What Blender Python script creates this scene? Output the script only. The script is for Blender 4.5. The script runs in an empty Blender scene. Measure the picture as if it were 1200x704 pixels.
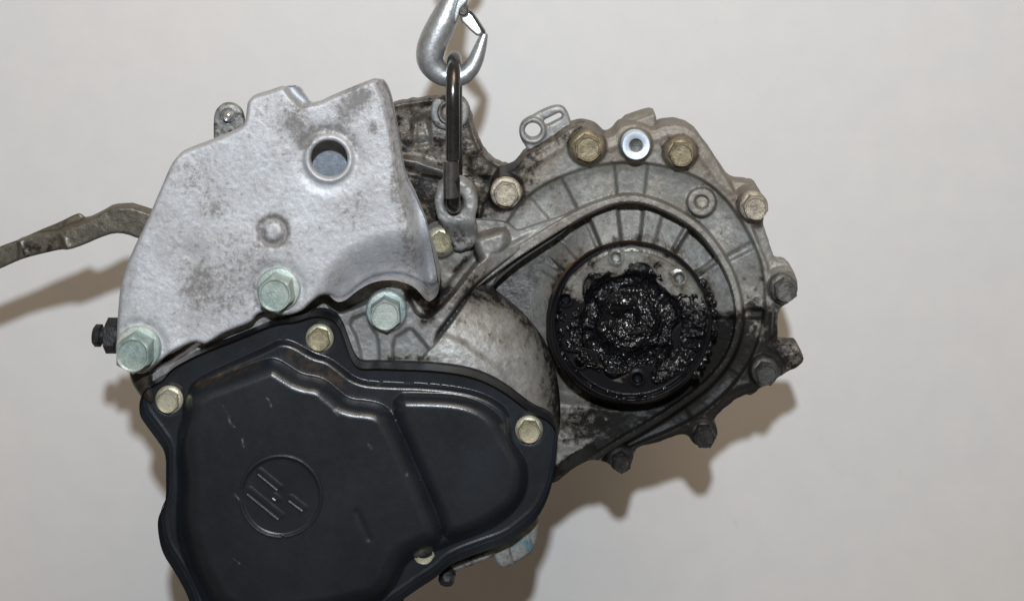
import bpy, math, random
import numpy as np
from mathutils import Vector, Matrix

# ------------------------------------------------------------------ camera, world, light
K = 0.0005            # metres per drawing unit at the reference plane
DC = 1800.0           # camera distance from the reference plane (drawing units)
VX, VY = 600.0, -250.0
CAM_Z = 1.60
R = math.radians
scene = bpy.context.scene
col = scene.collection

cam = bpy.data.cameras.new('camera'); cam_o = bpy.data.objects.new('camera', cam); col.objects.link(cam_o)
cam_o.location = (0, -DC*K, CAM_Z); cam_o.rotation_euler = (R(90), 0, 0)
cam.sensor_width = 36; cam.lens = 54; cam.shift_y = -602/1200.0
cam.clip_start = 0.01; cam.clip_end = 50
cam.dof.use_dof = True; cam.dof.focus_distance = 0.86; cam.dof.aperture_fstop = 16
scene.camera = cam_o

w = bpy.data.worlds.new('World'); scene.world = w; w.use_nodes = True
nt = w.node_tree; nt.nodes.clear()
_o = nt.nodes.new('ShaderNodeOutputWorld'); _b = nt.nodes.new('ShaderNodeBackground')
_t = nt.nodes.new('ShaderNodeTexCoord'); _s = nt.nodes.new('ShaderNodeSeparateXYZ')
_r = nt.nodes.new('ShaderNodeValToRGB'); _m = nt.nodes.new('ShaderNodeMapRange')
_m.inputs['From Min'].default_value = -1; _m.inputs['From Max'].default_value = 1
nt.links.new(_t.outputs['Generated'], _s.inputs[0]); nt.links.new(_s.outputs['Z'], _m.inputs['Value'])
nt.links.new(_m.outputs[0], _r.inputs[0]); nt.links.new(_r.outputs[0], _b.inputs[0]); nt.links.new(_b.outputs[0], _o.inputs[0])
_r.color_ramp.elements[0].position = 0.0; _r.color_ramp.elements[0].color = (0.10, 0.075, 0.052, 1)
_r.color_ramp.elements[1].position = 1.0; _r.color_ramp.elements[1].color = (0.95, 0.80, 0.62, 1)
_b.inputs[1].default_value = 0.34

def lamp(name, loc, target, size, power, colr, shape='DISK'):
    l = bpy.data.lights.new(name, 'AREA'); l.shape = shape; l.size = size; l.energy = power; l.color = colr
    o = bpy.data.objects.new(name, l); col.objects.link(o); o.location = loc
    d = Vector(target) - Vector(loc); o.rotation_euler = d.to_track_quat('-Z', 'Y').to_euler()
    return o
lamp('flash_lamp', (0.0, -DC*K - 0.10, CAM_Z + 0.172), (0.0, 0, CAM_Z-0.30), 0.024, 17.3, (0.84, 0.92, 1.0))
lamp('ceiling_lamp', (0.35, -0.95, CAM_Z + 1.15), (0, 0.1, CAM_Z-0.2), 0.9, 15.0, (1.0, 0.82, 0.60))
scene.view_settings.view_transform = 'Standard'; scene.view_settings.look = 'None'
scene.view_settings.exposure = -0.05; scene.view_settings.gamma = 1.0

# ------------------------------------------------------------------ helpers
def P(px, py, z=0.0):
    s = (DC - z)/DC
    return Vector(((px-VX)*K*s, -z*K, CAM_Z + (VY-py)*K*s))

_rng = np.random.RandomState(7)
_LAT = _rng.rand(256, 256)
def vnoise(x, y):
    xi = np.floor(x).astype(int); yi = np.floor(y).astype(int); fx = x-xi; fy = y-yi
    fx = fx*fx*(3-2*fx); fy = fy*fy*(3-2*fy)
    g = lambda a, b: _LAT[a % 256, b % 256]
    return (g(xi, yi)*(1-fx)*(1-fy)+g(xi+1, yi)*fx*(1-fy)+g(xi, yi+1)*(1-fx)*fy+g(xi+1, yi+1)*fx*fy)*2-1
def fbm(x, y, scale, octv=4, off=0.0):
    a, t, n = 1.0, 0.0, 0.0
    f = 1.0/scale
    for i in range(octv):
        n = n + a*vnoise(x*f+17.3*i+off, y*f+9.1*i+off*1.7); t += a; a *= 0.55; f *= 2.03
    return n/t
def chaikin(pts, it=2, closed=True):
    p = np.array(pts, float)
    for _ in range(it):
        q = np.roll(p, -1, 0) if closed else p[1:]
        a = p if closed else p[:-1]
        n = np.empty((len(a)*2, 2)); n[0::2] = a*0.75+q*0.25; n[1::2] = a*0.25+q*0.75
        if not closed: n = np.vstack([p[:1], n, p[-1:]])
        p = n
    return p
def sd_poly(x, y, pts):
    p = np.asarray(pts, float); d = np.full(x.shape, 1e18); inside = np.zeros(x.shape, bool)
    n = len(p)
    for i in range(n):
        ax, ay = p[i]; bx, by = p[(i+1) % n]; ex, ey = bx-ax, by-ay
        L = ex*ex+ey*ey
        if L < 1e-12: continue
        wx, wy = x-ax, y-ay
        t = np.clip((wx*ex+wy*ey)/L, 0, 1)
        d = np.minimum(d, (wx-ex*t)**2+(wy-ey*t)**2)
        c = (ay > y) != (by > y)
        if ey != 0: inside ^= c & (x < ex*(y-ay)/ey+ax)
    d = np.sqrt(d)
    return np.where(inside, -d, d)
def d_line(x, y, pts):
    d = np.full(x.shape, 1e18)
    for (ax, ay), (bx, by) in zip(pts[:-1], pts[1:]):
        ex, ey = bx-ax, by-ay; L = ex*ex+ey*ey; wx, wy = x-ax, y-ay
        t = np.clip((wx*ex+wy*ey)/L, 0, 1)
        d = np.minimum(d, (wx-ex*t)**2+(wy-ey*t)**2)
    return np.sqrt(d)
def s_line(x, y, pts):
    """signed: positive on the right-hand side when walking the line with y down (i.e. clockwise side)"""
    d = np.full(x.shape, 1e18); s = np.zeros(x.shape)
    for (ax, ay), (bx, by) in zip(pts[:-1], pts[1:]):
        ex, ey = bx-ax, by-ay; L = ex*ex+ey*ey; wx, wy = x-ax, y-ay
        t = np.clip((wx*ex+wy*ey)/L, 0, 1)
        dd = (wx-ex*t)**2+(wy-ey*t)**2; sg = np.sign(ex*wy-ey*wx)
        m = dd < d-1e-9; d = np.where(m, dd, d); s = np.where(m, sg, s)
    return np.sqrt(d)*s
def dc(x, y, cx, cy, r=0.0): return np.hypot(x-cx, y-cy)-r
def rise(sd, wd):
    t = np.clip(-sd/wd, 0, 1); return t*t*(3-2*t)
def riseq(sd, wd):
    t = np.clip(-sd/wd, 0, 1); return np.sqrt(np.maximum(0, 1-(1-t)**2))
def crest(sd, wd):
    t = np.clip(-sd/wd, 0, 1); f = np.clip(t/0.12, 0, 1); return (t*(2-t))*(0.6+0.4*f)
def gauss(d, s): return np.exp(-(d/s)**2)

def link_mesh(name, verts, faces, mat, parent=None, dirt_shade=None, sharp=35, smooth=True, label=None, closed_obj=None):
    verts = np.asarray(verts, float)
    ctr = (verts.max(0)+verts.min(0))/2
    me = bpy.data.meshes.new(name)
    me.from_pydata((verts-ctr).tolist(), [], faces)
    me.materials.append(mat)
    if smooth:
        me.polygons.foreach_set('use_smooth', [True]*len(me.polygons))
        me.set_sharp_from_angle(angle=R(sharp))
    if dirt_shade is not None:
        a = me.color_attributes.new('dirt_shade', 'FLOAT_COLOR', 'POINT')
        a.data.foreach_set('color', np.asarray(dirt_shade, np.float32).ravel())
    me.update()
    o = bpy.data.objects.new(name, me); col.objects.link(o)
    if parent is not None:
        o.parent = parent; o.location = Vector(ctr) - world_loc(parent)
    else: o.location = ctr
    if label: o['label'] = label
    return o
_WL = {}
def world_loc(o):
    v = Vector((0, 0, 0))
    while o is not None: v = v + o.location; o = o.parent
    return v

def relief(name, outline, hf, mat, parent=None, step=2.0, depth=30.0, holes=(), dirt_shade=None, back=False,
           smooth_it=2, sharp=70, zref=None, label=None, edge_noise=0.0, hole_depth=None):
    """a casting: outline in drawing units, front surface height hf(x, y, sd), sides running straight back"""
    pl = chaikin(outline, smooth_it) if smooth_it else np.array(outline, float)
    def SD(x, y):
        s = sd_poly(x, y, pl)
        if edge_noise: s = s + edge_noise*fbm(x, y, 7.0, 3, 5.0)
        for h in holes: s = np.maximum(s, -h(x, y))
        return s
    x0, y0 = pl.min(0)-3*step; x1, y1 = pl.max(0)+3*step
    nx = int((x1-x0)/step)+1; ny = int((y1-y0)/step)+1
    gx = x0+np.arange(nx)*step; gy = y0+np.arange(ny)*step
    X, Y = np.meshgrid(gx, gy)
    cs = SD(X[:-1, :-1]+step/2, Y[:-1, :-1]+step/2)
    keep = cs < 0
    ii, jj = np.nonzero(keep)
    idx = lambda a, b: a*nx+b
    q = np.stack([idx(ii, jj), idx(ii+1, jj), idx(ii+1, jj+1), idx(ii, jj+1)], 1)   # faces towards the viewer
    used = np.unique(q); remap = np.full(nx*ny, -1); remap[used] = np.arange(len(used))
    q = remap[q]; vx = X.ravel()[used].copy(); vy = Y.ravel()[used].copy()
    e = np.concatenate([q[:, [0, 1]], q[:, [1, 2]], q[:, [2, 3]], q[:, [3, 0]]])
    key = np.minimum(e[:, 0], e[:, 1]).astype(np.int64)*(len(used)+1)+np.maximum(e[:, 0], e[:, 1])
    u, inv, cnt = np.unique(key, return_inverse=True, return_counts=True)
    be = e[cnt[inv] == 1]; bv = np.unique(be)
    for _ in range(3):
        s = SD(vx[bv], vy[bv]); h = 0.25
        gxv = (SD(vx[bv]+h, vy[bv])-SD(vx[bv]-h, vy[bv]))/(2*h); gyv = (SD(vx[bv], vy[bv]+h)-SD(vx[bv], vy[bv]-h))/(2*h)
        g = np.maximum(gxv**2+gyv**2, 0.25)
        vx[bv] -= np.clip(s*gxv/g, -step, step); vy[bv] -= np.clip(s*gyv/g, -step, step)
    sd = np.minimum(SD(vx, vy), 0); sd[bv] = 0
    z = hf(vx, vy, sd)
    sc = (DC - (z if zref is None else zref))/DC
    W = np.stack([(vx-VX)*K*sc, -z*K, CAM_Z+(VY-vy)*K*sc], 1)
    n = len(W)
    zb = (zref if zref is not None else float(np.median(z))) - depth
    faces = q.tolist()
    V = [W]
    rb = {int(v): n+i for i, v in enumerate(bv)}
    B = W[bv].copy(); B[:, 1] = -zb*K
    if hole_depth is not None:
        near = np.min([np.abs(h(vx[bv], vy[bv])) for h in holes], axis=0) < 1.0
        B[near, 1] = W[bv][near, 1]+hole_depth*K
    V.append(B)
    for a, b in be.tolist(): faces.append((b, a, rb[a], rb[b]))
    if back:
        m = n+len(bv); BB = W.copy(); BB[:, 1] = -zb*K+0.00001; V.append(BB)
        faces += (q[:, ::-1]+m).tolist()
    V = np.vstack(V)
    D = None
    if dirt_shade is not None:
        c = np.zeros((n, 4)); c[:, 3] = 1
        r_, g_, b_ = dirt_shade(vx, vy, z)
        c[:, 0] = r_; c[:, 1] = g_; c[:, 2] = b_
        L = [c, c[bv]] + ([c] if back else [])
        D = np.clip(np.vstack(L), 0, 1)
    return link_mesh(name, V, faces, mat, parent, D, sharp, label=label)

def lathe_data(prof, seg=32, hexr=None):
    """profile of (radius, z towards viewer); hexagonal rings where the radius is negative"""
    vs, fs = [], []
    for r, z in prof:
        for k in range(seg):
            a = 2*math.pi*k/seg
            rr = r
            if r < 0:
                m = (a % (math.pi/3))-math.pi/6
                rr = -r*math.cos(math.pi/6)/math.cos(m)
            vs.append((rr*math.cos(a)*K, -z*K, rr*math.sin(a)*K))
    for i in range(len(prof)-1):
        for k in range(seg):
            a = i*seg+k; b = i*seg+(k+1) % seg
            fs.append((a, a+seg, b+seg, b)[::-1])
    vs.append((0, -prof[-1][1]*K, 0)); c = len(vs)-1; i = (len(prof)-1)*seg
    for k in range(seg): fs.append((i+k, i+(k+1) % seg, c))
    return vs, fs
def mesh_from(name, vs, fs, mat, sharp=35):
    me = bpy.data.meshes.new(name); me.from_pydata(vs, [], fs); me.materials.append(mat)
    me.polygons.foreach_set('use_smooth', [True]*len(me.polygons)); me.set_sharp_from_angle(angle=R(sharp)); me.update()
    return me
def place(name, me, loc, parent=None, rot=(0, 0, 0), scale=1.0, label=None):
    o = bpy.data.objects.new(name, me); col.objects.link(o)
    o.rotation_euler = rot; o.scale = (scale,)*3
    o.location = Vector(loc) - (world_loc(parent) if parent else Vector((0, 0, 0)))
    if parent: o.parent = parent
    if label: o['label'] = label
    return o

def sweep(path, radii, seg=20, sub=6, flat=1.0, cap=True):
    """round bar along a 3-D path (world), Catmull-Rom smoothed"""
    p = [Vector(v) for v in path]; n = len(p); pts, rs = [], []
    for i in range(n-1):
        p0 = p[max(i-1, 0)]; p1 = p[i]; p2 = p[i+1]; p3 = p[min(i+2, n-1)]
        for k in range(sub):
            t = k/sub
            pts.append(0.5*((2*p1)+(p2-p0)*t+(2*p0-5*p1+4*p2-p3)*t*t+(3*p1-p0-3*p2+p3)*t**3))
            rs.append(radii[i]*(1-t)+radii[i+1]*t)
    pts.append(p[-1]); rs.append(radii[-1])
    vs, fs = [], []
    m = len(pts); t0 = (pts[1]-pts[0]).normalized()
    ref = Vector((0, 1, 0)) if abs(t0.y) < 0.9 else Vector((1, 0, 0))
    u = t0.cross(ref).normalized()
    for i in range(m):
        t = (pts[min(i+1, m-1)]-pts[max(i-1, 0)]).normalized()
        u = (u-t*u.dot(t)).normalized(); v = t.cross(u)
        for k in range(seg):
            a = 2*math.pi*k/seg
            vs.append(pts[i]+u*math.cos(a)*rs[i]+v*math.sin(a)*rs[i]*flat)
    for i in range(m-1):
        for k in range(seg):
            a = i*seg+k; b = i*seg+(k+1) % seg; fs.append((a, b, b+seg, a+seg))
    if cap:
        for end, i in ((0, 0), (1, m-1)):
            vs.append(pts[i]+(pts[i]-pts[i-1 if end else 1]).normalized()*rs[i]*0.6); c = len(vs)-1
            for k in range(seg):
                a = i*seg+k; b = i*seg+(k+1) % seg
                fs.append((a, b, c) if end else (b, a, c))
    return [tuple(v) for v in vs], fs

# ------------------------------------------------------------------ materials
def mat_new(name):
    m = bpy.data.materials.new(name); m.use_nodes = True; t = m.node_tree; t.nodes.clear()
    o = t.nodes.new('ShaderNodeOutputMaterial'); b = t.nodes.new('ShaderNodeBsdfPrincipled')
    t.links.new(b.outputs[0], o.inputs[0]); return m, t, b
def N(t, kind, **kw):
    n = t.nodes.new(kind)
    for k, v in kw.items():
        if isinstance(k, str) and hasattr(n, k): setattr(n, k, v)
    return n
def noise(t, vec, scale, detail=4, rough=0.6):
    n = t.nodes.new('ShaderNodeTexNoise'); n.inputs['Scale'].default_value = scale
    n.inputs['Detail'].default_value = detail; n.inputs['Roughness'].default_value = rough
    t.links.new(vec, n.inputs['Vector']); return n.outputs['Fac']
def ramp(t, fac, a, b, ca=(0, 0, 0, 1), cb=(1, 1, 1, 1)):
    r = t.nodes.new('ShaderNodeValToRGB'); r.color_ramp.elements[0].position = a; r.color_ramp.elements[1].position = b
    r.color_ramp.elements[0].color = ca; r.color_ramp.elements[1].color = cb
    t.links.new(fac, r.inputs[0]); return r.outputs[0]
def mix(t, fac, a, b, kind='MIX'):
    m = t.nodes.new('ShaderNodeMix'); m.data_type = 'RGBA'; m.blend_type = kind
    for s, v in ((0, fac), (6, a), (7, b)):
        if isinstance(v, bpy.types.NodeSocket): t.links.new(v, m.inputs[s])
        elif s == 0: m.inputs[0].default_value = v
        else: m.inputs[s].default_value = (*v, 1)
    return m.outputs[2]
def math_(t, op, a, b=None, clamp=False):
    m = t.nodes.new('ShaderNodeMath'); m.operation = op; m.use_clamp = clamp
    for i, v in enumerate((a, b)):
        if v is None: continue
        if isinstance(v, bpy.types.NodeSocket): t.links.new(v, m.inputs[i])
        else: m.inputs[i].default_value = v
    return m.outputs[0]

def metal(name, base, metallic=0.35, rough=0.55, var=0.22, grain=900, bump=0.25, grime=(0.009, 0.0085, 0.008),
          brown=(0.13, 0.085, 0.05), grime_rough=0.42, spots=0.0, pits=0.0, spot_col=None, base2=None, grime_max=0.97, spec=0.5, grime_spec=0.12):
    m, t, b = mat_new(name)
    tc = N(t, 'ShaderNodeTexCoord').outputs['Object']
    oi = N(t, 'ShaderNodeObjectInfo').outputs['Random']
    add = t.nodes.new('ShaderNodeVectorMath'); add.operation = 'ADD'
    t.links.new(tc, add.inputs[0])
    cmb = t.nodes.new('ShaderNodeCombineXYZ'); t.links.new(oi, cmb.inputs[0]); t.links.new(oi, cmb.inputs[1]); t.links.new(cmb.outputs[0], add.inputs[1])
    v = add.outputs[0]
    at = t.nodes.new('ShaderNodeAttribute'); at.attribute_name = 'dirt_shade'
    sp = t.nodes.new('ShaderNodeSeparateColor'); t.links.new(at.outputs['Color'], sp.inputs[0])
    fine = noise(t, v, grain, 3, 0.65); med = noise(t, v, grain/9, 5, 0.62); big = noise(t, v, grain/40, 4, 0.6)
    dark = tuple(c*(1-var*1.6) for c in base); lite = tuple(min(1, c*(1+var*1.3)) for c in base)
    c = mix(t, ramp(t, fine, 0.3, 0.7), dark, lite)
    c2 = mix(t, ramp(t, med, 0.3, 0.72), dark, lite)
    c = mix(t, 0.5, c, c2)
    sml = noise(t, v, grain/3.2, 4, 0.7)
    c = mix(t, ramp(t, sml, 0.36, 0.64), tuple(k_*(1-var*1.9) for k_ in base), c)
    if base2: c = mix(t, ramp(t, big, 0.42, 0.6), c, base2)
    if spots:
        sn = noise(t, v, grain/5, 4, 0.7)
        c = mix(t, math_(t, 'MULTIPLY', ramp(t, sn, 0.58, 0.66), spots), c, spot_col or (0.03, 0.028, 0.025))
    # brown film
    bn = math_(t, 'MULTIPLY', sp.outputs[1], ramp(t, med, 0.25, 0.75, (0.35, 0.35, 0.35, 1)))
    c = mix(t, bn, c, brown)
    # grime and any painted shade: mask + noise threshold (flecked edge)
    gn = math_(t, 'ADD', math_(t, 'MULTIPLY', noise(t, v, grain/5, 6, 0.78), 0.65), math_(t, 'MULTIPLY', sml, 0.35))
    g = math_(t, 'ADD', sp.outputs[0], math_(t, 'MULTIPLY', math_(t, 'SUBTRACT', gn, 0.5), 2.4))
    halo = math_(t, 'MULTIPLY', ramp(t, g, 0.16, 0.60), 0.55)
    c = mix(t, halo, c, brown)
    g = ramp(t, g, 0.38, 0.72, (0, 0, 0, 1), (grime_max,)*3+(1,))
    c = mix(t, g, c, grime)
    # blue stain
    c = mix(t, sp.outputs[2], c, (0.045, 0.13, 0.17))
    t.links.new(c, b.inputs['Base Color'])
    gv = t.nodes.new('ShaderNodeRGBToBW'); t.links.new(g, gv.inputs[0])
    me_ = math_(t, 'MULTIPLY', math_(t, 'SUBTRACT', 1.0, gv.outputs[0]), metallic, True)
    t.links.new(me_, b.inputs['Metallic'])
    rr = math_(t, 'ADD', rough-0.08, math_(t, 'MULTIPLY', med, 0.18))
    mr = t.nodes.new('ShaderNodeMix'); mr.data_type = 'FLOAT'
    t.links.new(gv.outputs[0], mr.inputs[0]); t.links.new(rr, mr.inputs[2]); mr.inputs[3].default_value = grime_rough
    t.links.new(mr.outputs[0], b.inputs['Roughness'])
    ms = t.nodes.new('ShaderNodeMix'); ms.data_type = 'FLOAT'
    t.links.new(gv.outputs[0], ms.inputs[0]); ms.inputs[2].default_value = spec; ms.inputs[3].default_value = grime_spec
    t.links.new(ms.outputs[0], b.inputs['Specular IOR Level'])
    hgt = math_(t, 'ADD', math_(t, 'MULTIPLY', fine, 0.5), math_(t, 'ADD', math_(t, 'MULTIPLY', sml, 0.9), math_(t, 'MULTIPLY', gv.outputs[0], 0.25)))
    bp = t.nodes.new('ShaderNodeBump'); bp.inputs['Strength'].default_value = bump; bp.inputs['Distance'].default_value = 0.0012
    t.links.new(hgt, bp.inputs['Height'])
    t.links.new(bp.outputs[0], b.inputs['Normal'])
    return m

M_ALU   = metal('cast_aluminium', (0.27, 0.268, 0.25), 0.30, 0.56, 0.24, 900, 0.35, brown=(0.12, 0.088, 0.058))
M_ALUG  = metal('cast_aluminium_clean', (0.30, 0.30, 0.292), 0.38, 0.5, 0.22, 800, 0.3, brown=(0.095, 0.08, 0.062))
M_DARK  = metal('oily_casting', (0.17, 0.165, 0.155), 0.35, 0.42, 0.35, 800, 0.4, spots=0.6)
M_BRK   = metal('blasted_bracket', (0.435, 0.447, 0.470), 0.30, 0.53, 0.135, 1400, 0.3, grime_max=0.72, grime_spec=0.3, grime=(0.07, 0.068, 0.066), grime_rough=0.6, brown=(0.2, 0.17, 0.15))
M_TEAL  = metal('green_zinc', (0.27, 0.345, 0.325), 0.45, 0.42, 0.22, 900, 0.3, base2=(0.36, 0.385, 0.35), spots=0.35, spot_col=(0.13,0.13,0.11))
M_YEL   = metal('yellow_zinc', (0.33, 0.295, 0.18), 0.5, 0.42, 0.28, 900, 0.3, base2=(0.37, 0.345, 0.26), spots=0.4, spot_col=(0.12,0.10,0.06))
M_GOLD  = metal('dirty_gold_zinc', (0.215, 0.175, 0.105), 0.45, 0.47, 0.3, 800, 0.35, spots=0.45, spot_col=(0.07,0.05,0.03))
M_TAN   = metal('worn_bolt_steel', (0.34, 0.30, 0.235), 0.4, 0.5, 0.3, 700, 0.4, spots=0.5)
M_GREY  = metal('dirty_bolt_steel', (0.105, 0.10, 0.092), 0.4, 0.5, 0.35, 700, 0.5, spots=0.8)
M_BLK   = metal('oiled_bolt_steel', (0.022, 0.021, 0.022), 0.1, 0.45, 0.35, 700, 0.4, spec=0.22)
M_PLUG  = metal('bright_plug', (0.60, 0.68, 0.78), 0.6, 0.38, 0.1, 700, 0.1)
M_HOOK  = metal('zinc_hook', (0.50, 0.51, 0.52), 0.85, 0.36, 0.14, 1200, 0.16, spots=0.25, spot_col=(0.2,0.2,0.2))
M_CHR   = metal('bright_steel', (0.75, 0.76, 0.78), 0.9, 0.18, 0.1, 700, 0.05)
M_LINK  = metal('dark_steel_link', (0.085, 0.083, 0.082), 0.9, 0.24, 0.18, 500, 0.08)
M_SLEEVE= metal('worn_steel_sleeve', (0.20, 0.195, 0.19), 0.9, 0.3, 0.2, 500, 0.1)
M_LEV   = metal('lever_steel', (0.165, 0.153, 0.13), 0.6, 0.42, 0.25, 900, 0.35, spots=0.25, brown=(0.10, 0.075, 0.045))
M_RUST  = metal('rusty_rim', (0.085, 0.038, 0.02), 0.2, 0.55, 0.4, 700, 0.5)
M_FLG   = metal('machined_flange', (0.30, 0.31, 0.29), 0.55, 0.36, 0.3, 500, 0.2, grime=(0.004, 0.004, 0.005), grime_rough=0.4, grime_max=1.0, grime_spec=0.15)
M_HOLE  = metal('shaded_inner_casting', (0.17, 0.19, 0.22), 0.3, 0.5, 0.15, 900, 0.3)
M_BLACKP= metal('black_strap', (0.03, 0.022, 0.016), 0.1, 0.45, 0.3, 600, 0.3)

def cover_mat():
    m, t, b = mat_new('black_moulded_cover')
    tc = N(t, 'ShaderNodeTexCoord').outputs['Object']
    at = t.nodes.new('ShaderNodeAttribute'); at.attribute_name = 'dirt_shade'
    sp = t.nodes.new('ShaderNodeSeparateColor'); t.links.new(at.outputs['Color'], sp.inputs[0])
    n1 = noise(t, tc, 22, 5, 0.6); n2 = noise(t, tc, 260, 4, 0.6)
    c = mix(t, ramp(t, n1, 0.35, 0.7), (0.007, 0.0082, 0.0103), (0.0122, 0.0148, 0.0185))
    c = mix(t, math_(t, 'MULTIPLY', sp.outputs[1], ramp(t, n2, 0.35, 0.65)), c, (0.055, 0.036, 0.02))
    # a few scuffs and specks
    vo = t.nodes.new('ShaderNodeTexVoronoi'); vo.inputs['Scale'].default_value = 70; t.links.new(tc, vo.inputs['Vector'])
    spk = math_(t, 'MULTIPLY', ramp(t, vo.outputs['Distance'], 0.02, 0.10, (1, 1, 1, 1), (0, 0, 0, 1)), ramp(t, noise(t, tc, 40, 2), 0.56, 0.62))
    c = mix(t, math_(t, 'MULTIPLY', spk, 0.35), c, (0.16, 0.16, 0.15))
    c = mix(t, math_(t, 'MULTIPLY', sp.outputs[2], ramp(t, n2, 0.4, 0.6)), c, (0.22, 0.22, 0.22))
    t.links.new(c, b.inputs['Base Color'])
    t.links.new(math_(t, 'ADD', 0.22, math_(t, 'MULTIPLY', n2, 0.20)), b.inputs['Roughness'])
    b.inputs['Specular IOR Level'].default_value = 0.5
    bp = t.nodes.new('ShaderNodeBump'); bp.inputs['Strength'].default_value = 0.10; bp.inputs['Distance'].default_value = 0.001
    t.links.new(math_(t, 'ADD', noise(t, tc, 1300, 2), math_(t, 'MULTIPLY', n2, 0.7)), bp.inputs['Height']); t.links.new(bp.outputs[0], b.inputs['Normal'])
    return m
M_COV = cover_mat()
def grease_mat():
    m, t, b = mat_new('black_grease')
    tc = N(t, 'ShaderNodeTexCoord').outputs['Object']
    b.inputs['Base Color'].default_value = (0.003, 0.003, 0.004, 1); b.inputs['Roughness'].default_value = 0.16
    b.inputs['Specular IOR Level'].default_value = 0.5
    n = math_(t, 'ADD', noise(t, tc, 420, 2, 0.6), math_(t, 'MULTIPLY', noise(t, tc, 900, 1, 0.5), 0.5))
    n = math_(t, 'MULTIPLY', n, ramp(t, noise(t, tc, 75, 3, 0.6), 0.40, 0.60, (0.12, 0.12, 0.12, 1)))
    bp = t.nodes.new('ShaderNodeBump'); bp.inputs['Strength'].default_value = 1.0; bp.inputs['Distance'].default_value = 0.0026
    t.links.new(n, bp.inputs['Height']); t.links.new(bp.outputs[0], b.inputs['Normal'])
    return m
M_GREASE = grease_mat()
def wall_mat():
    m, t, b = mat_new('painted_wall')
    tc = N(t, 'ShaderNodeTexCoord').outputs['Object']
    big = noise(t, tc, 3.0, 3, 0.5); n2 = noise(t, tc, 40, 4, 0.6)
    c = mix(t, ramp(t, big, 0.3, 0.7), (0.57, 0.547, 0.532), (0.535, 0.54, 0.552))
    c = mix(t, math_(t, 'MULTIPLY', ramp(t, n2, 0.35, 0.7), 0.35), c, (0.62, 0.60, 0.575))
    mp = t.nodes.new('ShaderNodeMapping'); mp.inputs['Scale'].default_value = (1, 1, 0.45); t.links.new(tc, mp.inputs[0])
    vo = t.nodes.new('ShaderNodeTexVoronoi'); vo.inputs['Scale'].default_value = 26; t.links.new(mp.outputs[0], vo.inputs['Vector'])
    spk = math_(t, 'MULTIPLY', ramp(t, vo.outputs['Distance'], 0.03, 0.075, (1, 1, 1, 1), (0, 0, 0, 1)), ramp(t, noise(t, tc, 9, 2), 0.54, 0.62))
    c = mix(t, math_(t, 'MULTIPLY', spk, 0.22), c, (0.30, 0.27, 0.24))
    t.links.new(c, b.inputs['Base Color']); b.inputs['Roughness'].default_value = 0.6
    b.inputs['Specular IOR Level'].default_value = 0.25
    bp = t.nodes.new('ShaderNodeBump'); bp.inputs['Strength'].default_value = 0.06; bp.inputs['Distance'].default_value = 0.002
    t.links.new(noise(t, tc, 90, 5, 0.6), bp.inputs['Height']); t.links.new(bp.outputs[0], b.inputs['Normal'])
    return m
M_WALL = wall_mat()

def thing(name, label, cat, loc):
    o = bpy.data.objects.new(name, None); col.objects.link(o); o.location = loc
    o.empty_display_size = 0.02; o['label'] = label; o['category'] = cat; return o

# ------------------------------------------------------------------ wall
WY = 530*K
wv = []
wv = [(-1.6, WY, 0.2), (1.6, WY, 0.2), (1.6, WY, 2.6), (-1.6, WY, 2.6), (-1.6, WY+.1, 0.2), (1.6, WY+.1, 0.2), (1.6, WY+.1, 2.6), (-1.6, WY+.1, 2.6)]
wall = link_mesh('wall', wv, [(0, 1, 2, 3), (5, 4, 7, 6), (1, 5, 6, 2), (4, 0, 3, 7), (3, 2, 6, 7), (4, 5, 1, 0)], M_WALL, smooth=False)
wall['kind'] = 'structure'

# ------------------------------------------------------------------ transmission
GB = thing('gearbox', 'large dirty grey cast gearbox with a black cover, hanging below the steel hook', 'gearbox', tuple(P(560, 400, 0)))

# angular pads: list of (angle in degrees, height) -> piecewise steps round a centre
def pads(x, y, cx, cy, lst, soft=2.6):
    a = np.degrees(np.arctan2(y-cy, x-cx)) % 360; r = np.hypot(x-cx, y-cy)
    w_ = soft*57.3/np.maximum(r, 20)
    L = sorted(lst); h = np.full(x.shape, L[-1][1], float)
    for i, (an, hh) in enumerate(L):
        prev = L[i-1][1]
        t = np.clip((a-an)/w_*0.5+0.5, 0, 1); t = t*t*(3-2*t)
        h = h + (hh-prev)*t
    return h

FLANGE = [(560,262),(572,232),(580,212),(592,203),(606,196),(613,184),(628,177),(650,163),(667,150),(686,146),(702,154),(710,162),(719,158),(725,149),(740,144),(757,148),(765,153),(775,147),(793,145),(812,151),(824,165),(838,185),(857,213),(872,212),(888,219),(899,238),(893,258),(899,276),(905,296),(910,308),(920,306),(932,318),(936,340),(926,354),(911,362),(911,395),(914,402),(933,401),(940,412),(943,425),(922,436),(910,443),(902,451),(888,455),(886,460),(873,462),(862,467),(848,479),(836,490),(840,500),(841,510),(834,521),(822,524),(811,518),(806,509),(797,508),(785,513),(765,520),(744,524),(742,540),(733,549),(722,550),(712,542),(705,539),(689,538),(665,553),(647,569),(600,560),(560,500),(540,420),(545,340)]
RIM = chaikin([(530,364),(552,341),(600,306),(634,284),(685,252),(723,236),(753,236),(791,252),(820,272),(841,300),(856,330),(863,360),(862,388),(853,415),(834,440),(810,461),(765,491),(725,514),(690,537),(650,562),(600,560),(560,500)], 2)
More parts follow.
